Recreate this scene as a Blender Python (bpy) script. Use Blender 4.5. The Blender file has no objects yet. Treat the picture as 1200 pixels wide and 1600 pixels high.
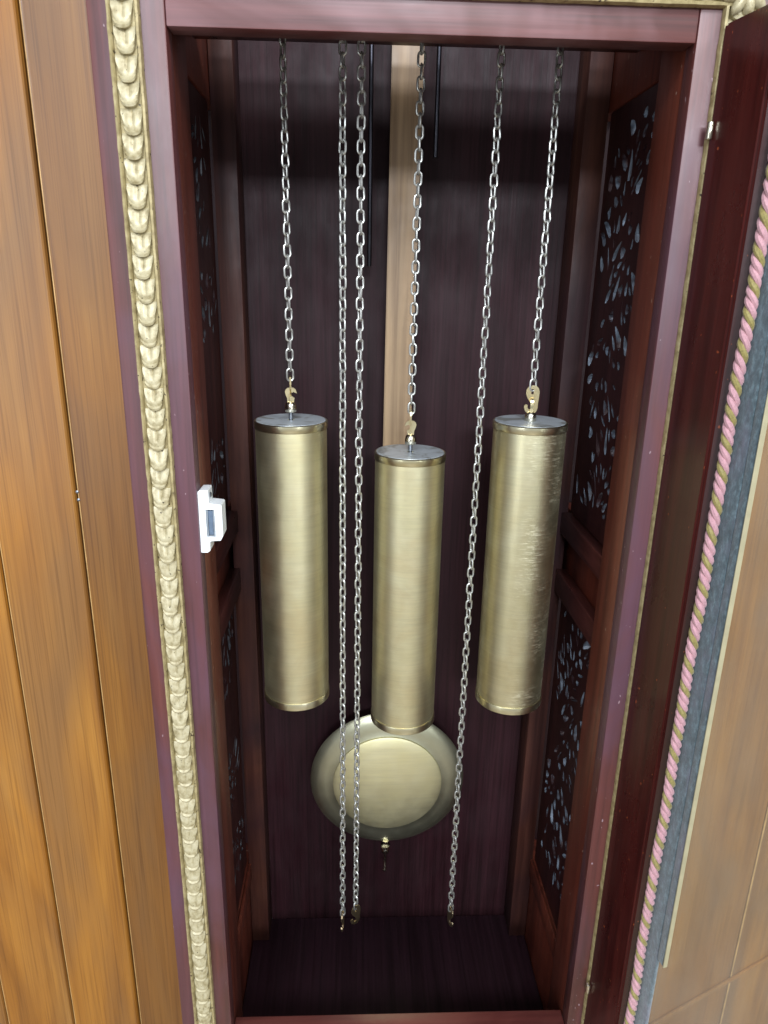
import bpy, bmesh, math, random
from mathutils import Vector, Matrix
from mathutils.geometry import delaunay_2d_cdt

S = bpy.context.scene
COL = S.collection
rad = math.radians

# ------------------------------------------------------------------ camera
cd = bpy.data.cameras.new('camera')
cam = bpy.data.objects.new('camera', cd)
COL.objects.link(cam)
S.camera = cam
AX = Vector((0.99917421, 0.00560766, 0.04024234))
AY = Vector((-0.03658234, -0.30684015, 0.95105776))
AZ = Vector((0.01768118, -0.95174454, -0.30638163))
# columns: camera right, camera up, camera back, all in world axes
Mx = Matrix(((AX[0], -AX[1], -AX[2]), (AY[0], -AY[1], -AY[2]), (AZ[0], -AZ[1], -AZ[2]))).to_4x4()
Mx.translation = Vector((-0.04848, -0.517, 1.25))
cam.matrix_world = Mx
cd.sensor_fit = 'VERTICAL'
cd.sensor_height = 24.0
cd.lens = 24.0 * 1109.0 / 1600.0
cd.clip_start = 0.01
cd.clip_end = 50
cd.dof.use_dof = True
cd.dof.focus_distance = 0.60
cd.dof.aperture_fstop = 13.0

# ------------------------------------------------------------------ room light
w = bpy.data.worlds.new('World')
S.world = w
w.use_nodes = True
bg = w.node_tree.nodes['Background']
bg.inputs['Color'].default_value = (0.86, 0.92, 1.0, 1)
bg.inputs['Strength'].default_value = 0.42
S.view_settings.view_transform = 'Standard'
S.view_settings.look = 'None'
S.view_settings.exposure = 0.2
S.view_settings.gamma = 1.0


def area(name, loc, target, sx, sy, power, color):
    l = bpy.data.lights.new(name, 'AREA')
    l.shape = 'RECTANGLE'
    l.size, l.size_y = sx, sy
    l.energy = power
    l.color = color
    o = bpy.data.objects.new(name, l)
    COL.objects.link(o)
    o.location = loc
    d = Vector(target) - Vector(loc)
    o.rotation_euler = d.to_track_quat('-Z', 'Y').to_euler()
    return o


area('ceiling_tube_far', (0.1, -4.2, 2.52), (0, 0, 1.1), 1.3, 0.34, 105, (0.86, 0.92, 1.0))
area('ceiling_tube_near', (-0.25, -1.9, 2.52), (0, 0, 1.0), 1.3, 0.40, 32, (0.88, 0.93, 1.0))

area('streak_light_left', (-1.55, -2.1, 1.25), (0, 0, 1.0), 0.40, 1.9, 13, (0.86, 0.93, 1.0))  # tall soft light added for vertical streaks on the brass weights
area('wall_fill_right', (1.5, -1.1, 2.52), (0.55, 0.4, 0.7), 1.0, 0.3, 26, (0.95, 0.97, 1.0))  # fill added to brighten the right wall seen through the glass
area('streak_light_right', (1.25, -2.3, 1.25), (0, 0, 1.0), 0.40, 1.9, 13, (0.90, 0.95, 1.0))  # right-hand twin, also added for weight streaks and interior fill


# ------------------------------------------------------------------ materials
class NT:
    def __init__(self, name):
        self.m = bpy.data.materials.new(name)
        self.m.use_nodes = True
        self.n = self.m.node_tree.nodes
        self.l = self.m.node_tree.links
        self.b = self.n['Principled BSDF']
        self.out = self.n['Material Output']

    def add(self, t, **kw):
        nd = self.n.new(t)
        for k, v in kw.items():
            setattr(nd, k, v)
        return nd

    def link(self, a, b):
        self.l.new(a, b)

    def coords(self, scale, randomize=True):
        tc = self.add('ShaderNodeTexCoord')
        mp = self.add('ShaderNodeMapping')
        mp.inputs['Scale'].default_value = scale
        if randomize:
            oi = self.add('ShaderNodeObjectInfo')
            mul = self.add('ShaderNodeVectorMath', operation='SCALE')
            cmb = self.add('ShaderNodeCombineXYZ')
            self.link(oi.outputs['Random'], cmb.inputs[0])
            self.link(oi.outputs['Random'], cmb.inputs[1])
            self.link(oi.outputs['Random'], cmb.inputs[2])
            mul.inputs['Scale'].default_value = 7.3
            self.link(cmb.outputs[0], mul.inputs[0])
            ad = self.add('ShaderNodeVectorMath', operation='ADD')
            self.link(tc.outputs['Object'], ad.inputs[0])
            self.link(mul.outputs[0], ad.inputs[1])
            self.link(ad.outputs[0], mp.inputs['Vector'])
        else:
            self.link(tc.outputs['Object'], mp.inputs['Vector'])
        return mp.outputs[0]

    def noise(self, vec, scale, detail=4, rough=0.55, dist=0.0):
        nz = self.add('ShaderNodeTexNoise')
        nz.inputs['Scale'].default_value = scale
        nz.inputs['Detail'].default_value = detail
        nz.inputs['Roughness'].default_value = rough
        nz.inputs['Distortion'].default_value = dist
        self.link(vec, nz.inputs['Vector'])
        return nz.outputs['Fac']

    def ramp(self, fac, stops):
        r = self.add('ShaderNodeValToRGB')
        el = r.color_ramp.elements
        while len(el) < len(stops):
            el.new(0.5)
        for e, (p, c) in zip(el, stops):
            e.position = p
            e.color = (*c, 1) if len(c) == 3 else c
        self.link(fac, r.inputs['Fac'])
        return r.outputs['Color']

    def mix(self, a, b, fac, mode='MIX'):
        m = self.add('ShaderNodeMix', data_type='RGBA', blend_type=mode)
        for sock, v in ((m.inputs[0], fac), (m.inputs[6], a), (m.inputs[7], b)):
            if hasattr(v, 'is_linked'):
                self.link(v, sock)
            elif isinstance(v, (int, float)):
                sock.default_value = v
            else:
                sock.default_value = (*v, 1)
        return m.outputs[2]

    def bump(self, h, strength, dist):
        b = self.add('ShaderNodeBump')
        b.inputs['Strength'].default_value = strength
        b.inputs['Distance'].default_value = dist
        self.link(h, b.inputs['Height'])
        self.link(b.outputs[0], self.b.inputs['Normal'])

    def set(self, **kw):
        for k, v in kw.items():
            s = self.b.inputs[k.replace('_', ' ')]
            if hasattr(v, 'is_linked'):
                self.link(v, s)
            else:
                s.default_value = (*v, 1) if isinstance(v, tuple) and len(v) == 3 else v
        return self.m


def grain_scale(axis, k):
    s = [1.0, 1.0, 1.0]
    s['XYZ'.index(axis)] = k
    return tuple(s)


def wood(name, dark, mid, light, axis='Z', rough=0.35, coat=0.3, coat_rough=0.2, fig=22.0, fine=260.0, stretch=0.09,
         blotch=None, bump=0.25, spec=0.5, specks=None, fine_amt=0.45):
    t = NT(name)
    v = t.coords(grain_scale(axis, stretch))
    vf = t.coords(grain_scale(axis, stretch * 0.35))
    vb = t.coords(grain_scale(axis, 0.45))
    f = t.noise(v, fig, 6, 0.6, 0.6)
    c = t.ramp(f, [(0.28, dark), (0.5, mid), (0.72, light)])
    fn = t.noise(vf, fine, 3, 0.6)
    g = t.ramp(fn, [(0.3, (0.62, 0.58, 0.56)), (0.55, (1.0, 1.0, 1.0)), (0.8, (1.16, 1.14, 1.12))])
    c = t.mix(c, g, fine_amt * 1.6 if fine_amt < 0.6 else 1.0, 'MULTIPLY')
    grain = t.noise(t.coords(grain_scale(axis, 0.035)), 95.0, 3, 0.65, 0.4)
    gr = t.ramp(grain, [(0.30, (0.55, 0.50, 0.48)), (0.48, (0.96, 0.96, 0.96)), (0.74, (1.22, 1.2, 1.18))])
    if blotch:
        bn = t.noise(vb, 9.0, 4, 0.6, 0.8)
        bf = t.ramp(bn, [(0.42, (0, 0, 0)), (0.66, (1, 1, 1))])
        c = t.mix(c, blotch, bf)
    c = t.mix(c, gr, 0.8, 'MULTIPLY')
    if specks:
        vs = t.coords((1, 1, 0.6))
        sn = t.noise(vs, 330.0, 1, 0.4)
        sf = t.ramp(sn, [(0.765, (0, 0, 0)), (0.785, (1, 1, 1))])
        c = t.mix(c, specks, sf)
    rn = t.noise(vb, 35.0, 4, 0.6)
    rr = t.ramp(rn, [(0.3, (rough * 0.8,) * 3), (0.7, (min(1, rough * 1.25),) * 3)])
    t.bump(fn, bump, 0.0006)
    return t.set(Base_Color=c, Roughness=rr, Coat_Weight=coat, Coat_Roughness=coat_rough, Specular_IOR_Level=spec)


def plank_wood(name):
    t = NT(name)
    v = t.coords((1, 1, 0.10))
    vf = t.coords((1, 1, 0.009))
    big = t.coords((1, 1, 0.30))
    f = t.noise(v, 17.0, 5, 0.55, 1.1)
    c = t.ramp(f, [(0.25, (0.215, 0.080, 0.010)), (0.42, (0.33, 0.133, 0.018)), (0.60, (0.41, 0.180, 0.028)), (0.78, (0.48, 0.232, 0.048))])
    # broad heartwood shading inside each board
    bn = t.noise(big, 7.0, 3, 0.5, 0.8)
    bf = t.ramp(bn, [(0.40, (0, 0, 0)), (0.66, (1, 1, 1))])
    c = t.mix(c, (0.245, 0.118, 0.038), bf)
    vm = t.coords((1, 1, 0.02))
    mn = t.noise(vm, 110.0, 4, 0.7, 0.3)
    g0 = t.ramp(mn, [(0.30, (0.80, 0.75, 0.70)), (0.47, (0.98, 0.97, 0.96)), (0.75, (1.06, 1.05, 1.04))])
    c = t.mix(c, g0, 0.7, 'MULTIPLY')
    fn = t.noise(vf, 480.0, 2, 0.6)
    g = t.ramp(fn, [(0.34, (0.66, 0.60, 0.54)), (0.48, (0.97, 0.96, 0.95)), (0.75, (1.12, 1.11, 1.09))])
    c = t.mix(c, g, 0.75, 'MULTIPLY')
    oi = t.add('ShaderNodeObjectInfo')
    tone = t.ramp(oi.outputs['Random'], [(0.0, (0.80, 0.78, 0.76)), (0.5, (1, 1, 1)), (1.0, (1.12, 1.1, 1.0))])
    c = t.mix(c, tone, 1.0, 'MULTIPLY')
    t.bump(fn, 0.2, 0.0005)
    return t.set(Base_Color=c, Roughness=0.42, Coat_Weight=0.25, Coat_Roughness=0.28)


def metal(name, c1, c2, rough, axis_streak=(14, 14, 520), streak=0.25, patina=None, scratches=None, bump=0.15):
    t = NT(name)
    v = t.coords((1, 1, 1))
    vs = t.coords(axis_streak)
    n = t.noise(v, 26.0, 5, 0.6, 0.5)
    c = t.mix(c1, c2, t.ramp(n, [(0.35, (0, 0, 0)), (0.68, (1, 1, 1))]))
    st = t.noise(vs, 1.0, 4, 0.65)
    if patina:
        pn = t.noise(v, 12.0, 5, 0.65, 0.7)
        c = t.mix(c, patina, t.ramp(pn, [(0.46, (0, 0, 0)), (0.70, (0.8, 0.8, 0.8))]))
    g = t.ramp(st, [(0.3, (0.90, 0.90, 0.89)), (0.55, (1, 1, 1)), (0.8, (1.07, 1.07, 1.06))])
    c = t.mix(c, g, 0.8, 'MULTIPLY')
    rr = t.ramp(t.noise(v, 60.0, 4, 0.6), [(0.3, (rough * 0.94,) * 3), (0.7, (rough * 1.06,) * 3)])
    if scratches:
        # bright rubbed scratches gathered in patches on one side
        vz = t.coords((95, 95, 900), False)
        sn = t.noise(vz, 1.0, 3, 0.7, 0.9)
        sl = t.ramp(sn, [(0.53, (0, 0, 0)), (0.62, (0.9, 0.9, 0.9))])
        vp = t.coords((22, 22, 16), False)
        pn2 = t.noise(vp, 1.0, 3, 0.6)
        pm = t.ramp(pn2, [(0.36, (0, 0, 0)), (0.54, (0.8, 0.8, 0.8))])
        tc = t.add('ShaderNodeTexCoord')
        sx = t.add('ShaderNodeSeparateXYZ')
        t.link(tc.outputs['Object'], sx.inputs[0])
        sid = t.ramp(sx.outputs[0], [(0.0, (0, 0, 0)), (0.012, (1, 1, 1))])
        msk = t.mix(t.mix(sl, pm, 1.0, 'MULTIPLY'), sid, 1.0, 'MULTIPLY')
        c = t.mix(c, scratches, msk)
        rr = t.mix(rr, (0.6, 0.6, 0.6), msk)
    t.bump(st, bump, 0.0004)
    return t.set(Base_Color=c, Metallic=1.0, Roughness=rr)


def plain(name, c, rough=0.5, metallic=0.0, var=0.12, scale=60.0, bump=0.0, **kw):
    t = NT(name)
    v = t.coords((1, 1, 1))
    n = t.noise(v, scale, 4, 0.6)
    lo = tuple(x * (1 - var) for x in c)
    hi = tuple(min(1, x * (1 + var)) for x in c)
    col = t.ramp(n, [(0.3, lo), (0.7, hi)])
    if bump:
        t.bump(n, bump, 0.0006)
    return t.set(Base_Color=col, Roughness=rough, Metallic=metallic, **kw)


M = {}
M['plank'] = plank_wood('honey_plank')
M['plank_bead'] = plain('plank_bead_worn_lit', (0.56, 0.34, 0.13), 0.4, var=0.3, scale=40)  # worn edge colour that also paints in the highlight along the bead
M['plank_back'] = plain('plank_gap', (0.06, 0.026, 0.009), 0.8)
FD, FM, FL = (0.046, 0.009, 0.008), (0.105, 0.024, 0.021), (0.160, 0.047, 0.040)
M['front'] = wood('front_mahogany', FD, FM, FL, 'Z', 0.5, 0.6, 0.42, fig=26, fine=260, stretch=0.06, blotch=(0.095, 0.037, 0.058), specks=(0.30, 0.2, 0.22), spec=0.4, fine_amt=0.62)
M['front_x'] = wood('front_mahogany_rail', FD, FM, FL, 'X', 0.5, 0.7, 0.42, fig=26, fine=260, stretch=0.06, blotch=(0.28, 0.145, 0.155), spec=0.4, fine_amt=0.62)
M['sill'] = wood('sill_mahogany', FD, FM, FL, 'X', 0.45, 0.3, 0.3, fig=20, fine=200, blotch=(0.20, 0.06, 0.045))
M['inner'] = wood('inner_mahogany', (0.055, 0.011, 0.006), (0.12, 0.024, 0.013), (0.17, 0.042, 0.022), 'Z', 0.42, 0.15, 0.3, fig=20, fine=240, specks=(0.3, 0.2, 0.16))
M['inner_y'] = wood('inner_mahogany_rail', (0.022, 0.007, 0.007), (0.05, 0.014, 0.012), (0.085, 0.024, 0.02), 'Y', 0.32, 0.3, 0.2, fig=20, fine=240)
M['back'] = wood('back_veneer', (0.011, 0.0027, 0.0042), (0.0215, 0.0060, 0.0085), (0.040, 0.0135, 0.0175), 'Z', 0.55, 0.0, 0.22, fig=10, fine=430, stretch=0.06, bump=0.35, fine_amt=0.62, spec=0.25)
M['batten'] = wood('batten_wood', (0.030, 0.009, 0.007), (0.06, 0.02, 0.014), (0.12, 0.045, 0.028), 'Z', 0.55, 0.0, 0.3, fig=16, fine=200, blotch=(0.03, 0.012, 0.014), spec=0.25)
M['door'] = wood('door_mahogany', (0.018, 0.003, 0.003), (0.045, 0.006, 0.005), (0.075, 0.012, 0.009), 'Z', 0.30, 0.35, 0.14, fig=20, fine=300, specks=(0.26, 0.06, 0.02))
M['fret'] = wood('fret_mahogany', (0.012, 0.004, 0.005), (0.030, 0.008, 0.008), (0.05, 0.014, 0.014), 'Z', 0.4, 0.1, 0.2, fig=26, fine=260, spec=0.3)
for nm_, hi in (('fret_cut_lit', (0.30, 0.36, 0.45)), ('fret_cut_shaded', (0.13, 0.14, 0.16))):  # lamp reflections painted into the cut faces; shaded copy for the left panel
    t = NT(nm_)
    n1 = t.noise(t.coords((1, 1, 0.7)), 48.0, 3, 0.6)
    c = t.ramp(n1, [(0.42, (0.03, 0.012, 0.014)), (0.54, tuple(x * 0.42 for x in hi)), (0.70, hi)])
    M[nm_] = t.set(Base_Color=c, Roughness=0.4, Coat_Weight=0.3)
M['raw'] = plain('raw_edge', (0.42, 0.32, 0.20), 0.7, var=0.3, scale=150)
M['gold'] = None
t = NT('aged_gold_paint')
v = t.coords((1, 1, 1))
n1 = t.noise(v, 190.0, 4, 0.6)
c = t.ramp(n1, [(0.3, (0.26, 0.21, 0.105)), (0.5, (0.42, 0.365, 0.22)), (0.8, (0.53, 0.48, 0.33))])
n2 = t.noise(v, 420.0, 2, 0.5)
c = t.mix(c, (0.05, 0.035, 0.015), t.ramp(n2, [(0.70, (0, 0, 0)), (0.74, (1, 1, 1))]))
t.bump(n1, 0.25, 0.0006)
M['gold'] = t.set(Base_Color=c, Roughness=0.42, Metallic=0.15)
t = NT('aged_gold_ground')
v = t.coords((1, 1, 1))
n1 = t.noise(v, 160.0, 4, 0.6)
c = t.ramp(n1, [(0.3, (0.22, 0.17, 0.075)), (0.55, (0.38, 0.31, 0.15)), (0.8, (0.50, 0.43, 0.25))])
n2 = t.noise(v, 300.0, 2, 0.5)
c = t.mix(c, (0.04, 0.025, 0.01), t.ramp(n2, [(0.66, (0, 0, 0)), (0.71, (1, 1, 1))]))
t.bump(n1, 0.3, 0.0006)
M['gold_ground'] = t.set(Base_Color=c, Roughness=0.5, Metallic=0.15)
M['brass'] = metal('brushed_brass', (0.70, 0.645, 0.40), (0.76, 0.71, 0.48), 0.45, axis_streak=(30, 30, 620), patina=(0.68, 0.57, 0.33), bump=0.12)
M['brass_scratched'] = metal('scratched_brass', (0.66, 0.60, 0.37), (0.73, 0.68, 0.46), 0.41, axis_streak=(30, 30, 620), patina=(0.64, 0.54, 0.31), scratches=(0.98, 0.93, 0.70), bump=0.1)
M['brass_rim'] = metal('brass_rim', (0.70, 0.64, 0.40), (0.78, 0.73, 0.52), 0.30, streak=0.1)
t = NT('cap_top_sheen')  # pale blue-grey paints in the ceiling light reflected by the brass
v = t.coords((1, 1, 1))
n1 = t.noise(v, 55.0, 4, 0.55, 0.8)
c = t.ramp(n1, [(0.36, (0.30, 0.31, 0.29)), (0.46, (0.52, 0.57, 0.60)), (0.75, (0.64, 0.70, 0.74))])
M['cap_top'] = t.set(Base_Color=c, Metallic=0.35, Roughness=0.38)
M['hook'] = metal('hook_brass', (0.66, 0.54, 0.30), (0.75, 0.66, 0.42), 0.30, axis_streak=(60, 60, 60))
M['nickel'] = metal('nut_nickel', (0.66, 0.60, 0.46), (0.74, 0.70, 0.6), 0.2, axis_streak=(60, 60, 60))
M['steel'] = metal('dull_steel', (0.25, 0.27, 0.30), (0.36, 0.38, 0.42), 0.4, axis_streak=(60, 60, 60))
M['chain'] = plain('chain_metal', (0.54, 0.54, 0.51), 0.42, metallic=0.9, var=0.12, scale=300)
M['chain_end'] = metal('tarnished_end', (0.30, 0.22, 0.13), (0.45, 0.36, 0.24), 0.4, axis_streak=(60, 60, 60))
M['bob'] = metal('pendulum_brass', (0.60, 0.59, 0.42), (0.66, 0.65, 0.48), 0.40, axis_streak=(20, 20, 160), bump=0.02)
M['bob_disc'] = metal('pendulum_disc_brass', (0.90, 0.83, 0.50), (0.93, 0.87, 0.57), 0.5, axis_streak=(14, 200, 14), bump=0.04)
M['stick'] = wood('pendulum_stick_wood', (0.26, 0.165, 0.085), (0.35, 0.235, 0.13), (0.43, 0.30, 0.18), 'Z', 0.5, 0.05, 0.3, fig=18, fine=160)
M['rod'] = metal('chime_rod_steel', (0.05, 0.05, 0.06), (0.09, 0.09, 0.11), 0.35)
M['plastic'] = plain('white_plastic', (0.80, 0.83, 0.84), 0.38, var=0.05)
M['magnet'] = plain('magnet_ferrite', (0.10, 0.14, 0.20), 0.45, var=0.2, scale=200)
M['magnet_plate'] = plain('magnet_keeper', (0.45, 0.50, 0.55), 0.35, metallic=0.7)
M['pink'] = plain('pink_cord', (0.52, 0.28, 0.31), 0.75, var=0.16, scale=700, bump=0.5, Sheen_Weight=0.3)
M['olive'] = plain('gold_cord', (0.27, 0.22, 0.065), 0.6, var=0.25, scale=700, bump=0.5, Sheen_Weight=0.3)
t = NT('teal_velvet')
v = t.coords((1, 1, 0.5))
n1 = t.noise(v, 300.0, 5, 0.75)
n3 = t.noise(v, 38.0, 4, 0.6)
c = t.ramp(n1, [(0.34, (0.030, 0.050, 0.060)), (0.52, (0.062, 0.100, 0.120)), (0.68, (0.13, 0.20, 0.23))])
c = t.mix(c, (0.13, 0.11, 0.16), t.ramp(n3, [(0.5, (0, 0, 0)), (0.7, (0.7, 0.7, 0.7))]))
t.bump(n1, 0.7, 0.001)
M['teal'] = t.set(Base_Color=c, Roughness=0.8, Sheen_Weight=0.5)
M['cream'] = plain('cream_edge', (0.36, 0.32, 0.20), 0.5)
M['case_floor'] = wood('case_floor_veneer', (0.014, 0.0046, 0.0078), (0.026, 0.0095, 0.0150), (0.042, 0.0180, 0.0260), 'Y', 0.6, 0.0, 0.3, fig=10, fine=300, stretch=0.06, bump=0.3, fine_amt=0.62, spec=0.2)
M['floor'] = wood('floor_boards', (0.30, 0.24, 0.16), (0.38, 0.31, 0.21), (0.46, 0.38, 0.27), 'X', 0.4, 0.2)
# dusty glass: mostly clear, mirror-like at grazing angles, a dust film that paints in reflection haze
t = NT('dusty_hazy_glass')
tr = t.add('ShaderNodeBsdfTransparent')
tr.inputs[0].default_value = (0.93, 0.95, 0.94, 1)
gl = t.add('ShaderNodeBsdfGlossy')
gl.inputs['Roughness'].default_value = 0.05
lw = t.add('ShaderNodeLayerWeight')
lw.inputs['Blend'].default_value = 0.5
fr = t.add('ShaderNodeMath', operation='POWER')
fr.inputs[1].default_value = 4.5
t.link(lw.outputs['Facing'], fr.inputs[0])
mx = t.add('ShaderNodeMixShader')
t.link(fr.outputs[0], mx.inputs[0])
t.link(tr.outputs[0], mx.inputs[1])
t.link(gl.outputs[0], mx.inputs[2])
df = t.add('ShaderNodeBsdfDiffuse')
df.inputs[0].default_value = (0.78, 0.70, 0.58, 1)
dn = t.noise(t.coords((1, 1, 0.5)), 14.0, 5, 0.65)
dmap = t.add('ShaderNodeMapRange')
dmap.inputs[1].default_value = 0.3
dmap.inputs[2].default_value = 0.75
dmap.inputs[3].default_value = 0.08
dmap.inputs[4].default_value = 0.20
t.link(dn, dmap.inputs[0])
mx2 = t.add('ShaderNodeMixShader')
t.link(dmap.outputs[0], mx2.inputs[0])
t.link(mx.outputs[0], mx2.inputs[1])
t.link(df.outputs[0], mx2.inputs[2])
t.link(mx2.outputs[0], t.out.inputs['Surface'])
M['glass'] = t.m


# ------------------------------------------------------------------ mesh helpers
def link(name, me, mat=None, parent=None, loc=None, rot=None):
    o = bpy.data.objects.new(name, me)
    COL.objects.link(o)
    if mat is not None and me is not None and not me.materials:
        for m in (mat if isinstance(mat, (list, tuple)) else [mat]):
            me.materials.append(M[m])
    o.parent = parent
    if loc is not None:
        o.location = loc
    if rot is not None:
        o.rotation_euler = rot
    return o


def bm_mesh(name, bm, smooth=False):
    bmesh.ops.recalc_face_normals(bm, faces=bm.faces)
    me = bpy.data.meshes.new(name)
    bm.to_mesh(me)
    bm.free()
    if smooth:
        for p in me.polygons:
            p.use_smooth = True
        try:
            me.set_sharp_from_angle(angle=rad(40))
        except Exception:
            pass
    return me


def bm_box(bm, x0, x1, y0, y1, z0, z1):
    vs = [bm.verts.new((x, y, z)) for x in (x0, x1) for y in (y0, y1) for z in (z0, z1)]
    for f in ((0, 1, 3, 2), (4, 6, 7, 5), (0, 4, 5, 1), (2, 3, 7, 6), (0, 2, 6, 4), (1, 5, 7, 3)):
        bm.faces.new([vs[i] for i in f])
    return vs


def box(name, x0, x1, y0, y1, z0, z1, mat, parent=None, bev=0.0012, seg=2):
    bm = bmesh.new()
    bm_box(bm, x0, x1, y0, y1, z0, z1)
    if bev:
        bmesh.ops.bevel(bm, geom=bm.edges[:], offset=bev, segments=seg, affect='EDGES', profile=0.5)
    return link(name, bm_mesh(name, bm, True), mat, parent)


def lathe_mesh(name, prof, n=48, mat_of=None):
    bm = bmesh.new()
    rings = []
    for r, z in prof:
        if r < 1e-6:
            rings.append([bm.verts.new((0, 0, z))])
        else:
            rings.append([bm.verts.new((r * math.cos(2 * math.pi * i / n), r * math.sin(2 * math.pi * i / n), z)) for i in range(n)])
    for k in range(len(rings) - 1):
        a, b = rings[k], rings[k + 1]
        for i in range(n):
            j = (i + 1) % n
            if len(a) == 1 and len(b) == 1:
                continue
            if len(a) == 1:
                bm.faces.new((a[0], b[i], b[j]))
            elif len(b) == 1:
                bm.faces.new((a[i], a[j], b[0]))
            else:
                bm.faces.new((a[i], a[j], b[j], b[i]))
    return bm_mesh(name, bm, True)


def sweep_mesh(name, pts, r, nseg=8, closed=False, flat=(1.0, 1.0), smooth=True):
    bm = bmesh.new()
    n = len(pts)
    rings = []
    up = None
    for i in range(n):
        p = Vector(pts[i])
        a = Vector(pts[(i - 1) % n] if (closed or i > 0) else pts[i])
        b = Vector(pts[(i + 1) % n] if (closed or i < n - 1) else pts[i])
        t_ = (b - a).normalized()
        if up is None:
            up = t_.orthogonal().normalized()
        up = (up - t_ * up.dot(t_)).normalized()
        sd = t_.cross(up)
        rr = r[i] if isinstance(r, (list, tuple)) else r
        rings.append([bm.verts.new(p + (up * math.cos(2 * math.pi * k / nseg) * flat[0] + sd * math.sin(2 * math.pi * k / nseg) * flat[1]) * rr) for k in range(nseg)])
    for i in range(n if closed else n - 1):
        a, b = rings[i], rings[(i + 1) % n]
        for k in range(nseg):
            bm.faces.new((a[k], a[(k + 1) % nseg], b[(k + 1) % nseg], b[k]))
    if not closed:
        bm.faces.new(rings[0])
        bm.faces.new(list(reversed(rings[-1])))
    return bm_mesh(name, bm, smooth)


def plate_mesh(name, outline, holes, thick, bev=0.0):
    """a flat plate in the XZ plane, extruded along Y; outline and holes are lists of (x, z)"""
    pts, edges, loops = [], [], [outline] + holes
    for lp in loops:
        b = len(pts)
        pts += [Vector(p) for p in lp]
        edges += [(b + i, b + (i + 1) % len(lp)) for i in range(len(lp))]
    vo, eo, fo, ov, oe, of = delaunay_2d_cdt(pts, edges, [], 0, 1e-7)

    def inside(p, poly):
        c_ = False
        for i in range(len(poly)):
            (x1, y1), (x2, y2) = poly[i], poly[i - 1]
            if (y1 > p[1]) != (y2 > p[1]) and p[0] < (x2 - x1) * (p[1] - y1) / (y2 - y1) + x1:
                c_ = not c_
        return c_
    keep = []
    for f in fo:
        c_ = sum((vo[i] for i in f), Vector((0, 0))) / len(f)
        if inside(c_, outline) and not any(inside(c_, h) for h in holes):
            keep.append(f)
    bm = bmesh.new()
    fv = [bm.verts.new((p[0], -thick / 2, p[1])) for p in vo]
    bv = [bm.verts.new((p[0], thick / 2, p[1])) for p in vo]
    cnt = {}
    for f in keep:
        bm.faces.new([fv[i] for i in f])
        bm.faces.new([bv[i] for i in reversed(f)])
        for i in range(len(f)):
            e = (f[i], f[(i + 1) % len(f)])
            cnt.setdefault(tuple(sorted(e)), []).append(e)
    side = []
    for k, es in cnt.items():
        if len(es) == 1:
            a, b = es[0]
            side.append(bm.faces.new((fv[b], fv[a], bv[a], bv[b])))
    for f in side:
        f.material_index = 1
    loose = [v_ for v_ in bm.verts if not v_.link_faces]
    bmesh.ops.delete(bm, geom=loose, context='VERTS')
    return bm_mesh(name, bm)


def thing(name, label, cat, loc=(0, 0, 0), group=None):
    o = bpy.data.objects.new(name, None)
    o.empty_display_size = 0.05
    COL.objects.link(o)
    o.location = loc
    tag(o, label, cat, group)
    return o


def tag(o, label, cat, group=None):
    o['label'] = label
    o['category'] = cat
    if group:
        o['group'] = group
    return o


# ------------------------------------------------------------------ setting
FZ = -0.25
fl = box('floor', -2.2, 2.2, -3.0, 0.9, FZ - 0.05, FZ, 'floor', None, 0)
fl['kind'] = 'structure'


def plank_mesh(wd, z0, z1, th=0.016, ch=0.0035):
    h = wd / 2 - 0.0006
    # face looks to -Y; left edge carries a small rounded bead, right edge a chamfer
    prof = [(-h, 0.0), (-h, -th + 0.0016), (-h + 0.0005, -th + 0.0006), (-h + 0.0011, -th - 0.0001), (-h + 0.0019, -th - 0.0001),
            (-h + 0.0030, -th + 0.0003), (h - 0.0046, -th + 0.0003), (h - 0.0028, -th + 0.0014), (h - 0.0014, -th + 0.0040), (h - 0.0012, 0.0)]
    bm = bmesh.new()
    a = [bm.verts.new((x, y, z0)) for x, y in prof]
    b = [bm.verts.new((x, y, z1)) for x, y in prof]
    for i in range(len(prof)):
        j = (i + 1) % len(prof)
        f_ = bm.faces.new((a[i], a[j], b[j], b[i]))
        if i in (1, 2, 3):
            f_.material_index = 1
    bm.faces.new(a)
    bm.faces.new(b)
    return bm_mesh('plank', bm)


wl = box('wall', -0.82, 0.262, 0.2915, 0.33, FZ, 2.0, 'plank_back', None, 0)
wl['kind'] = 'structure'
pm = plank_mesh(0.097, FZ, 2.0)
for k in range(-4, 7):
    x = -0.368 + 0.097 * (k + 0.5)
    link('plank', pm, ('plank', 'plank_bead'), wl, (x, 0.2925, 0))
nail_me = lathe_mesh('nail', [(0, 0.0), (0.0016, 0.0), (0.0019, 0.0006), (0.0010, 0.0012), (0, 0.0013)], 12)
for zn in (1.0165, 1.0070):
    link('nail', nail_me, 'steel', wl, (-0.3672 + (1.0165 - zn) * 0.05, 0.2768, zn), (rad(90), 0, 0))
# the wall turns away behind the right side of the clock
wr = bpy.data.objects.new('wall_right', None)
bmw = bmesh.new()
bm_box(bmw, -0.02, 1.6, 0.0015, 0.04, FZ, 2.0)
wr = link('wall_right', bm_mesh('wall_right', bmw), 'plank_back', None, (0.262, 0.294, 0), (0, 0, rad(24)))
wr['kind'] = 'structure'
pm2 = plank_mesh(0.212, FZ, 2.0)
for k in range(7):
    link('plank', pm2, ('plank', 'plank_bead'), wr, (0.212 * (k + 0.5) + 0.004, 0.0025, 0))
box('wall_trim', 0.0, 1.5, -0.0175, -0.0135, 0.018, 0.027, 'plank', wr, 0.001)

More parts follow.
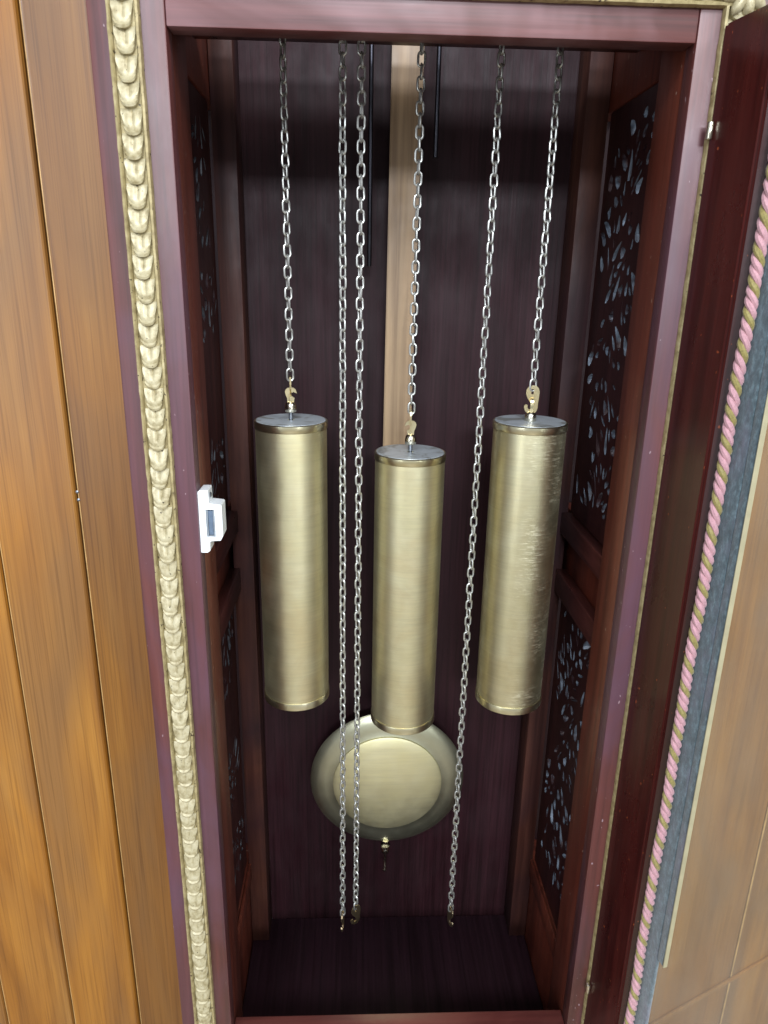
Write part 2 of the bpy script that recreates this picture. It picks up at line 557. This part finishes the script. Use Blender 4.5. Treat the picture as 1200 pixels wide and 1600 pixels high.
# ------------------------------------------------------------------ clock case
CASE = thing('clock_case', 'tall mahogany clock case standing open with gilt carved moulding on its front', 'clock case', (0, 0.12, FZ))
CASE.matrix_world = Matrix.Translation((0, 0.12, FZ))
OFF = Vector((0, -0.12, -FZ))          # world coordinates -> case coordinates


def cbox(name, x0, x1, y0, y1, z0, z1, mat, parent=None, bev=0.0012, seg=2):
    bm = bmesh.new()
    o = OFF if parent is None else Vector((0, 0, 0))
    bm_box(bm, x0 + o.x, x1 + o.x, y0 + o.y, y1 + o.y, z0 + o.z, z1 + o.z)
    if bev:
        bmesh.ops.bevel(bm, geom=bm.edges[:], offset=bev, segments=seg, affect='EDGES', profile=0.5)
    return link(name, bm_mesh(name, bm, True), mat, parent or CASE)


TOPZ = 1.78
for s in (-1, 1):
    # front stile: varnished face board with a deeper, redder inner board behind it
    a, b = sorted((s * 0.168, s * 0.216))
    cbox('stile', a, b, 0.0, 0.016, 0.47, TOPZ, 'front')
    a, b = sorted((s * 0.1686, s * 0.2))
    cbox('stile_lining', a, b, 0.0162, 0.060, 0.47, TOPZ, 'inner')
cbox('top_rail', -0.1678, 0.1678, 0.0006, 0.018, 1.400, 1.449, 'front_x', None, 0.001)
cbox('bottom_rail', -0.1678, 0.1678, 0.0006, 0.020, 0.475, 0.5345, 'sill', None, 0.0012)
cbox('base_panel', -0.216, 0.216, 0.0, 0.02, FZ, 0.469, 'front')
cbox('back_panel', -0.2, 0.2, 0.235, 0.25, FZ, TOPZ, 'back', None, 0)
cbox('crown', -0.225, 0.225, -0.01, 0.255, TOPZ + 0.001, TOPZ + 0.03, 'front_x')
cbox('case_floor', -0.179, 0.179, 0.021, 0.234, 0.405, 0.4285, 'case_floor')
cbox('seat_board', -0.179, 0.179, 0.0185, 0.14, 1.432, 1.451, 'inner_y')
random.seed(5)


def leaf_holes(y0, y1, z0, z1, n, seed, clusters):
    rng = random.Random(seed)
    ym, got = (y0 + y1) / 2, []
    tries = 0
    while len(got) < n and tries < 5000:
        tries += 1
        z = rng.uniform(z0, z1)
        if not any(a_ < z < b_ for a_, b_ in clusters):
            continue
        ph = (z - z0) * 42 + seed
        sway = 0.026 * math.sin(ph)
        y = ym + sway + rng.gauss(0, 0.019)
        ln = rng.choice((0.0045, 0.006, 0.008, 0.0105, 0.013))
        wd = rng.choice((0.002, 0.003, 0.0042, 0.0055))
        ang = rad(90) + 0.9 * math.sin(ph * 0.5 + y * 60) + rng.uniform(-0.4, 0.4)
        if not (y0 + 0.012 < y < y1 - 0.012 and z0 + 0.014 < z < z1 - 0.014):
            continue
        ok = True
        ca, sa = math.cos(ang), math.sin(ang)
        for (yy, zz, l2, w2, a2) in got:
            # distance between the two spines, sampled
            cb, sb = math.cos(a2), math.sin(a2)
            for q in (-0.95, -0.5, 0, 0.5, 0.95):
                for r_ in (-0.95, -0.5, 0, 0.5, 0.95):
                    if math.hypot(y + q * ln * ca - yy - r_ * l2 * cb, z + q * ln * sa - zz - r_ * l2 * sb) < (wd + w2) * 0.86 + 0.0011:
                        ok = False
                        break
                if not ok:
                    break
            if not ok:
                break
        if ok:
            got.append((y, z, ln, wd, ang))
    polys = []
    for (y, z, ln, wd, ang) in got:
        pts = []
        bend = rng.uniform(-0.35, 0.35)
        m = 9
        for k in range(m):
            u = 2 * math.pi * k / m
            px = math.cos(u) * ln
            py = math.sin(u) * wd * (1.0 - 0.45 * math.cos(u)) * rng.uniform(0.6, 1.15) + bend * wd * 1.6 * (px / ln) ** 2
            pts.append((y + px * math.cos(ang) - py * math.sin(ang), z + px * math.sin(ang) + py * math.cos(ang)))
        polys.append(pts)
    return polys


for s in (-1, 1):
    def side(name, z0, z1, xin, xout, mat, y0=0.0605, y1=0.2348, bev=0.001):
        a, b = sorted((s * xin, s * xout))
        return cbox(name, a, b, y0, y1, z0, z1, mat, None, bev)
    side('side_board', FZ, 0.555, 0.180, 0.2, 'inner')
    side('side_board', 1.401, TOPZ, 0.180, 0.2, 'inner')
    side('side_board', 0.9285, 1.0205, 0.1835, 0.2, 'inner')
    side('side_rail', 0.997, 1.020, 0.1725, 0.1833, 'inner_y', 0.0605, 0.2)
    side('side_rail', 0.929, 0.955, 0.1725, 0.1833, 'inner_y', 0.0605, 0.2)
    side('side_rail', 0.530, 0.556, 0.1765, 0.1798, 'inner', 0.0605, 0.2)
    for (z0, z1, nh, sd, cl) in ((1.021, 1.4005, 150 if s > 0 else 80, 2 if s > 0 else 5, ((1.185, 1.385), (1.155, 1.166), (1.035, 1.145)) if s > 0 else ((1.275, 1.37), (1.20, 1.255), (1.04, 1.10))),
                                 (0.5565, 0.928, 130 if s > 0 else 80, 3 if s > 0 else 7, ((0.80, 0.915), (0.735, 0.785), (0.60, 0.715)) if s > 0 else ((0.84, 0.91), (0.70, 0.76), (0.59, 0.66)))):
        y0, y1 = 0.0605, 0.2
        out = [(y0, z0), (y1, z0), (y1, z1), (y0, z1)]
        me = plate_mesh('fretwork_panel', out, leaf_holes(y0, y1, z0 + (0.01 if z0 > 1 else 0.03), z1, nh, sd, cl), 0.009)
        me.materials.append(M['fret'])
        me.materials.append(M['fret_cut_lit' if s > 0 else 'fret_cut_shaded'])
        # plate lies in local XZ; local X -> world Y
        link('fretwork_panel', me, None, CASE, (s * 0.1865, -0.12, -FZ), (0, 0, rad(90)))
    a, b = sorted((s * 0.158, s * 0.1795))
    cbox('corner_batten', a, b, 0.2, 0.2345, 0.429, 1.60, 'batten', None, 0.0008)


# carved moulding ---------------------------------------------------------
def leaf_mesh(wd, ln):
    """one overlapping scale of the moulding: face to -Y, tip to -Z, top edge at z = 0"""
    nu, nv = 11, 12
    bm = bmesh.new()
    g = []
    for j in range(nv):
        v_ = j / (nv - 1)
        row = []
        for i in range(nu):
            u = -1 + 2 * i / (nu - 1)
            zl = ln * (0.34 + 0.74 * max(0.0, 1 - abs(u) ** 3.0) ** 0.5)
            z = -v_ * zl
            h = 0.0002 + 0.0043 * (v_ ** 0.7) * (1 - 0.45 * u * u)
            h -= 0.0013 * math.exp(-(u / 0.13) ** 2) * max(0.0, 1 - (v_ / 0.8) ** 3)   # middle groove
            h -= 0.0009 * math.exp(-((v_ - 0.80) / 0.06) ** 2)                         # line above the lip
            if v_ > 0.93:
                h -= 0.0008
            row.append(bm.verts.new((u * wd / 2, -h, z)))
        g.append(row)
    for j in range(nv - 1):
        for i in range(nu - 1):
            bm.faces.new((g[j][i], g[j][i + 1], g[j + 1][i + 1], g[j + 1][i]))
    base = [bm.verts.new((v_.co.x, 0.0, v_.co.z)) for v_ in g[-1]]
    for i in range(nu - 1):
        bm.faces.new((g[-1][i], g[-1][i + 1], base[i + 1], base[i]))
    for i in (0, nu - 1):
        col_ = [g[j][i] for j in range(nv)]
        foot = [bm.verts.new((c_.co.x, 0.0, c_.co.z)) for c_ in col_[:-1]] + [base[i]]
        for j in range(nv - 1):
            bm.faces.new((col_[j], col_[j + 1], foot[j + 1], foot[j]))
    return bm_mesh('moulding_leaf', bm, True)


LEAF = leaf_mesh(0.0136, 0.0148)
LEAF.materials.append(M['gold'])
PITCH = 0.0148


def moulding(length, nleaf):
    """vertical strip, centred on local x = 0, running down from local z = 0, face to -Y"""
    bm = bmesh.new()
    prof = [(-0.0102, 0), (-0.0102, -0.0022), (-0.0096, -0.0042), (-0.0082, -0.0047), (-0.0074, -0.0036), (-0.0070, -0.0012),
            (0.0070, -0.0012), (0.0074, -0.0036), (0.0082, -0.0047), (0.0096, -0.0042), (0.0102, -0.0022), (0.0102, 0)]
    rng = random.Random(int(length * 1000))
    nz = max(2, int(length / 0.006))
    rows = []
    for k in range(nz + 1):
        z = -length * k / nz
        jl, jr = rng.gauss(0, 0.0001), rng.gauss(0, 0.0001)
        rows.append([bm.verts.new((x + (jl if x < 0 else jr) * (abs(x) > 0.008), y, z)) for x, y in prof])
    for k in range(nz):
        for i in range(len(prof) - 1):
            bm.faces.new((rows[k][i], rows[k][i + 1], rows[k + 1][i + 1], rows[k + 1][i]))
    bm.faces.new(rows[0])
    bm.faces.new(rows[-1])
    strip = link('moulding', bm_mesh('moulding', bm, True), 'gold_ground', CASE)
    for k in range(nleaf):
        o = link('moulding_leaf', LEAF, None, strip, (rng.gauss(0, 0.00015), -0.0008, -0.002 - PITCH * k + rng.gauss(0, 0.0003)))
        o.rotation_euler = (rad(rng.gauss(0, 2.0)), rad(rng.gauss(0, 1.6)), 0)
        o.scale = (1, rng.uniform(0.9, 1.1), rng.uniform(0.97, 1.04))
    return strip


ml = moulding(0.97, 64)
ml.location = Vector((-0.1930, -0.0003, 1.445)) + OFF
mr = moulding(0.97, 64)
mr.location = Vector((0.1921, -0.0003, 1.445)) + OFF
mt = moulding(0.372, 24)
mt.location = Vector((0.186, -0.0005, 1.4292)) + OFF
mt.rotation_euler = (0, rad(90), 0)
# carved corner rosette where the mouldings meet
bm = bmesh.new()
for k in range(5):
    an = rad(200 + k * 40)
    cx_, cz_ = 0.0075 * math.cos(an), 0.0075 * math.sin(an)
    bmesh.ops.create_uvsphere(bm, u_segments=12, v_segments=8, radius=0.0062,
                              matrix=Matrix.Translation((cx_, 0, cz_)) @ Matrix.Rotation(-an, 4, 'Y') @ Matrix.Diagonal((1.35, 0.7, 0.62, 1)))
bmesh.ops.create_uvsphere(bm, u_segments=12, v_segments=8, radius=0.0055, matrix=Matrix.Diagonal((1, 0.9, 1, 1)))
ros = bm_mesh('corner_rosette', bm, True)
for s in (-1, 1):
    link('corner_rosette', ros, 'gold', CASE, Vector((s * 0.194, -0.0052, 1.428)) + OFF)

# magnetic catch on the left stile -------------------------------------------
bm = bmesh.new()
# silhouette seen from the front (x away from the stile, z up), extruded in y
out = [(0.0, -0.0005), (0.0, 0.0485), (0.0018, 0.0500), (0.0075, 0.0500), (0.0080, 0.0490), (0.0080, 0.0395), (0.0168, 0.0385), (0.0175, 0.0375),
       (0.0175, 0.0135), (0.0155, 0.0095), (0.0085, 0.0090), (0.0072, 0.0080), (0.0070, 0.0012), (0.0050, -0.0005)]
hole = [(0.0052, 0.0125), (0.0052, 0.0345), (0.0118, 0.0345), (0.0118, 0.0125)]
me = plate_mesh('magnetic_catch', out, [hole], 0.015)
me.materials.append(M['plastic'])
me.materials.append(M['plastic'])
catch = link('magnetic_catch', me, None, CASE, Vector((-0.1679, 0.0105, 1.0490)) + OFF)
catch['label'] = 'white plastic magnetic catch'
box('magnet', 0.0066, 0.0104, -0.0062, 0.006, 0.0136, 0.0334, 'magnet', catch, 0.0003, 1)
box('keeper_plate', 0.0054, 0.00655, -0.0070, 0.006, 0.0130, 0.0340, 'magnet_plate', catch, 0.0002, 1)
box('keeper_plate', 0.01045, 0.0116, -0.0070, 0.006, 0.0130, 0.0340, 'magnet_plate', catch, 0.0002, 1)
link('screw', lathe_mesh('screw', [(0, 0), (0.0019, 0), (0.0022, 0.0006), (0.0016, 0.0012), (0, 0.0013)], 16), 'steel', catch, (0.0079, -0.001, 0.0447), (0, rad(90), 0))

# door, swung open past a right angle ------------------------------------------
DA = 78
DZ0, DZ1 = 0.50, 1.4095
DW = 0.40
door = bpy.data.objects.new('door', None)
DOFF = Vector((0.1822, -0.0048, 0)) + OFF


def rect_ring(bm, x0, x1, z0, z1, w_, y0, y1):
    bm_box(bm, x0, x0 + w_, y0, y1, z0, z1)
    bm_box(bm, x1 - w_, x1, y0, y1, z0, z1)
    bm_box(bm, x0 + w_, x1 - w_, y0, y1, z0, z0 + w_)
    bm_box(bm, x0 + w_, x1 - w_, y0, y1, z1 - w_, z1)


bpy.data.objects.remove(door)
bm = bmesh.new()
bm_box(bm, 0, 0.047, 0, 0.022, DZ0, DZ1)
bm_box(bm, DW - 0.047, DW, 0, 0.022, DZ0, DZ1)
bm_box(bm, 0.0472, DW - 0.0472, 0.0004, 0.0216, DZ0, DZ0 + 0.05)
bm_box(bm, 0.0472, DW - 0.0472, 0.0004, 0.0216, DZ1 - 0.05, DZ1)
bmesh.ops.bevel(bm, geom=bm.edges[:], offset=0.0016, segments=2, affect='EDGES')
door = link('door', bm_mesh('door', bm, True), 'door', CASE, DOFF, (0, 0, rad(-DA)))
door['label'] = 'glazed door standing open, edged with pink and gold cord'
# rebate lip beside the glass
bm = bmesh.new()
vs = [(0.0473, 0.0025), (0.0520, 0.0085), (0.0520, 0.014), (0.0473, 0.014)]
za, zb = DZ0 + 0.0505, DZ1 - 0.0505
A = [bm.verts.new((x, y, za)) for x, y in vs]
B = [bm.verts.new((x, y, zb)) for x, y in vs]
for i in range(4):
    bm.faces.new((A[i], A[(i + 1) % 4], B[(i + 1) % 4], B[i]))
bm.faces.new(A)
bm.faces.new(B)
link('rebate_lip', bm_mesh('rebate_lip', bm), 'door', door)
gp = box('glass_pane', 0.0521, DW - 0.048, 0.0150, 0.0180, DZ0 + 0.051, DZ1 - 0.051, 'glass', door, 0)
box('velvet_strip', 0.0523, 0.0705, 0.0110, 0.0148, DZ0 + 0.051, DZ1 - 0.051, 'teal', door, 0.0008)['label'] = 'blue-green velvet strip'
box('velvet_strip', 0.0707, 0.0785, 0.0112, 0.0148, 0.712, 1.235, 'teal', door, 0.0008)['label'] = 'blue-green velvet strip'
box('edge_strip', 0.0787, 0.0796, 0.0108, 0.0148, 0.712, 1.235, 'cream', door, 0.0002, 1)
# twisted cord of two pink strands and one gold strand
CX, CY, CR, SR, CP = 0.0566, 0.0062, 0.0021, 0.0022, 0.0205
for k in range(3):
    pts, rr = [], []
    za, zb = DZ0 + 0.052, DZ1 - 0.052
    n = int((zb - za) / CP * 12)
    for i in range(n + 1):
        z = za + (zb - za) * i / n
        an = -2 * math.pi * (z / CP) + 2 * math.pi * k / 3 + 0.5 * math.sin(z * 23) + 0.35 * math.sin(z * 61 + 2)
        wob = 0.0005 * math.sin(z * 31) + 0.0004 * math.sin(z * 67 + 1)
        pts.append((CX + CR * math.cos(an) + wob, CY + CR * math.sin(an), z))
        rr.append(SR * (1 + 0.05 * math.sin(z * 900 + k)))
    o = link('cord_strand', sweep_mesh('cord_strand', pts, rr, 8), 'olive' if k == 0 else 'pink', door)
    o['label'] = 'gold strand of the cord' if k == 0 else 'pink strand of the cord'
for zc in (1.3485, 0.600):
    hm = lathe_mesh('hinge_pin', [(0, -0.0055), (0.0020, -0.0052), (0.0023, -0.0045), (0.0023, 0.0045), (0.0020, 0.0052), (0, 0.0058)], 14)
    link('hinge_pin', hm, 'nickel', door, (0.0035, -0.0022, zc))

# ------------------------------------------------------------------ weights
WR, WL = 0.0322, 0.2825
cr = 0.0330
BODY = lathe_mesh('body', [(WR, -WL + 0.0080), (WR, -0.0070)], 64)
TOPC = lathe_mesh('top_cap', [(WR - 0.001, -0.0069), (cr - 0.0003, -0.0068), (cr, -0.0064), (cr, -0.0008), (cr - 0.0006, -0.0001), (cr - 0.0012, 0.0),
                              (cr - 0.0016, -0.0004), (0.0034, -0.0004), (0.0030, -0.0040), (0, -0.0040)], 64)
for p in TOPC.polygons:
    pass
BOTC = lathe_mesh('bottom_cap', [(WR - 0.001, -WL + 0.0079), (cr - 0.0002, -WL + 0.0078), (cr, -WL + 0.0072), (cr, -WL + 0.0008), (cr - 0.0008, -WL), (0, -WL)], 64)
TOPD = lathe_mesh('cap_disc', [(cr - 0.0017, -0.0003), (cr - 0.0019, 0.00015), (0.0036, 0.00015), (0.0034, -0.0003)], 64)
POST = lathe_mesh('post', [(0, -0.003), (0.0019, -0.003), (0.0019, 0.0072), (0, 0.0072)], 16)
NUT = lathe_mesh('nut', [(0, 0), (0.0048, 0), (0.0051, 0.0004), (0.0051, 0.0042), (0.0048, 0.0064), (0.0038, 0.0084), (0.0022, 0.0094), (0, 0.0096)], 28)


def crop_poly(pts, ox, oy, k):
    return [((x - ox) * k, -(y - oy) * k) for x, y in pts]


KM = 1 / 7.5 / 1800.0       # traced crop units to metres at the weights' distance
WHK = crop_poly([(520, 560), (517, 500), (500, 460), (492, 425), (498, 398), (520, 378), (556, 368), (598, 376), (622, 400), (634, 442), (592, 424), (578, 434),
                 (560, 418), (549, 432), (552, 455), (572, 474), (606, 498), (598, 530), (596, 560)], 557, 540, KM)
WHOOK = plate_mesh('hook', WHK, [], 0.0026)
CHK = crop_poly([(632, 195), (672, 201), (702, 228), (715, 270), (712, 340), (706, 400), (706, 465), (692, 508), (655, 540), (622, 538), (585, 524), (556, 500), (542, 462),
                 (542, 436), (560, 420), (582, 430), (584, 462), (604, 486), (630, 484), (640, 462), (634, 432), (612, 398), (578, 352), (556, 300), (556, 250), (578, 214)], 632, 262, KM)
CHH = crop_poly([(618, 240), (642, 240), (644, 300), (616, 300)], 632, 262, KM)
CHOOK = plate_mesh('end_hook', CHK, [CHH], 0.0014)
for me_ in (WHOOK,):
    me_.materials.append(M['hook']); me_.materials.append(M['hook'])
CHOOK.materials.append(M['hook']); CHOOK.materials.append(M['hook'])
CHOOK_T = CHOOK.copy()
CHOOK_T.materials[0] = M['chain_end']; CHOOK_T.materials[1] = M['chain_end']

WT = [(-0.1070, 0.12, 1.1318, 'brass', 20, 0.0072, 'smooth brass cylinder weight hanging at the left, beside the white catch'),
      (0.0016, 0.12, 1.1034, 'brass', 190, 0.0072, 'brass cylinder weight hanging lowest, in front of the pendulum'),
      (0.1068, 0.105, 1.1358, 'brass_scratched', 95, -0.0008, 'brass cylinder weight with bright scratches hanging at the right')]
for i, (x, y, z, mt_, ang, lift, lab) in enumerate(WT):
    t_ = thing('clock_weight', lab, 'clock weight', (x, y, z - WL), 'brass clock weights')
    b_ = BODY.copy()
    b_.materials.clear()
    b_.materials.append(M[mt_])
    link('body', b_, None, t_, (0, 0, WL), (0, 0, rad(ang if i != 2 else -25)))
    tc_ = link('top_cap', TOPC, 'brass_rim', t_, (0, 0, WL), (0, 0, rad(ang)))
    link('cap_disc', TOPD, 'cap_top', tc_)
    link('bottom_cap', BOTC, 'brass_rim', t_, (0, 0, WL), (0, 0, rad(ang)))
    link('post', POST, 'steel', t_, (0, 0, WL + min(0, lift)))
    nt = link('nut', NUT, 'nickel', t_, (0, 0, WL + lift))
    hk = link('hook', WHOOK, None, nt, (0, 0, 0.0092), (0, 0, rad((8, 178, 82)[i])))


# ------------------------------------------------------------------ chains
def link_mesh():
    wire, wd, ln = 0.00098, 0.0037, 0.0062        # wire radius, half outer width, half outer length
    r = wd - wire
    st = ln - wire - r
    pts = []
    for k in range(7):
        a = math.pi * k / 6
        pts.append((r * math.cos(a), 0, st + r * math.sin(a)))
    for k in range(7):
        a = math.pi + math.pi * k / 6
        pts.append((r * math.cos(a), 0, -st + r * math.sin(a)))
    me_ = sweep_mesh('chain_link', pts, wire, 7, closed=True)
    me_.materials.append(M['chain'])
    return me_


LINK = link_mesh()
LP = 2 * (0.0062 - 2 * 0.00098) + 0.0001      # pitch of taut links


def chain(x, y, ztop, zbot, twist, label, drift, seed, hook_ang=None, end='hook'):
    rng = random.Random(seed)
    n = int(round((ztop - zbot) / LP)) + 1
    t_ = thing('chain', label, 'chain', (x, y, zbot), 'hanging clock chains')
    for k in range(n):
        z = k * LP
        o = link('chain_link', LINK, None, t_, (rng.gauss(0, 0.00008), rng.gauss(0, 0.00008), z))
        f = k / n
        o.rotation_euler = (rad(rng.gauss(0, 1.5)), rad(rng.gauss(0, 1.5)), rad(twist + drift * f + 90 * (k % 2) + rng.gauss(0, 5)))
    e = link('end_hook', CHOOK if end == 'hook' else CHOOK_T, None, t_, (0, 0, -0.0052), (0, 0, rad(hook_ang)))
    return t_


ZT = 1.4305
# hook joints sit just above each weight's own hook
chain(-0.1070, 0.12, ZT, 1.1318 + 0.0340 + 0.0060, 20, 'silvery chain on the left that carries the smooth weight', 25, 1, 98)
chain(0.0014, 0.12, ZT, 1.1034 + 0.0340 + 0.0060, -2, 'silvery chain in front of the wooden pendulum stick, carrying the lowest weight', 8, 2, 265)
chain(0.1068, 0.105, ZT, 1.1358 + 0.0252 + 0.0066, 12, 'silvery chain on the right that carries the scratched weight', 20, 3, 0)
chain(-0.0603, 0.11, ZT, 0.5720, 28, 'longest loose chain, leftmost of the close pair between the left and middle weights', 30, 4, 80, 'dark')
chain(-0.0456, 0.11, ZT, 0.5810, 52, 'loose chain nearest the middle weight, second of the close pair', -45, 5, 35, 'dark')
chain(0.0624, 0.11, ZT, 0.5760, 8, 'loose chain hanging alone between the middle and right weights', 14, 6, 110, 'dark')

# ------------------------------------------------------------------ pendulum
P = thing('pendulum', 'wooden pendulum stick with a round brass bob behind the middle weight', 'pendulum', (-0.0090, 0.200, 0.528))
P.rotation_euler = (0, rad(0.30), 0)
bm = bmesh.new()
bm_box(bm, -0.0142, 0.0142, 0.004, 0.012, 0.20, 1.04)
bmesh.ops.bevel(bm, geom=bm.edges[:], offset=0.001, segments=2, affect='EDGES')
link('stick', bm_mesh('stick', bm, True), 'stick', P)
br = 0.0925
bobm = lathe_mesh('bob', [(0, 0.0075), (br * 0.2, 0.0075), (br * 0.70, 0.0062), (br * 0.715, 0.0056), (br * 0.80, 0.0050), (br * 0.9, 0.0036), (br * 0.975, 0.0010), (br, -0.0016),
                          (br * 0.985, -0.0028), (0, -0.003)], 96)
bob = link('bob', bobm, 'bob', P, (0, 0, 0.1510), (rad(90), 0, 0))
dm = lathe_mesh('bob_disc', [(0, 0.0125), (br * 0.3, 0.0119), (br * 0.55, 0.0104), (br * 0.67, 0.0088), (br * 0.70, 0.0078), (br * 0.705, 0.0055)], 96)
link('bob_disc', dm, 'bob_disc', bob, (0, 0, 0))
nm = lathe_mesh('rating_nut', [(0, 0.048), (0.0030, 0.048), (0.0030, 0.044), (0.0058, 0.0425), (0.0062, 0.040), (0.0045, 0.0375), (0.0050, 0.036), (0.0050, 0.032), (0.0034, 0.0295), (0.0024, 0.027), (0, 0.0268)], 24)
rn_ = link('rating_nut', nm, 'nickel', P, (0, 0, 0.0115))
link('tip', lathe_mesh('tip', [(0, 0.0275), (0.0019, 0.0275), (0.0017, 0.006), (0.0026, 0.0046), (0.0024, 0.0022), (0, 0.0010)], 16), 'nickel', rn_)

# ------------------------------------------------------------------ chime rods
CH = thing('chime_rods', 'thin dark steel chime rods hanging behind the chains at the top', 'chime rods', (-0.006, 0.205, 1.2655))
for dx, zb in ((-0.0305, 0.0), (0.0295, 0.096)):
    link('chime_rod', lathe_mesh('chime_rod', [(0, zb), (0.0019, zb), (0.0021, zb + 0.0004), (0.0021, 0.28), (0, 0.28)], 14), 'rod', CH, (dx, 0, 0))
bm = bmesh.new()
bm_box(bm, -0.045, 0.045, -0.012, 0.012, 0.2805, 0.30)
bmesh.ops.bevel(bm, geom=bm.edges[:], offset=0.002, segments=2, affect='EDGES')
link('chime_block', bm_mesh('chime_block', bm, True), 'rod', CH)
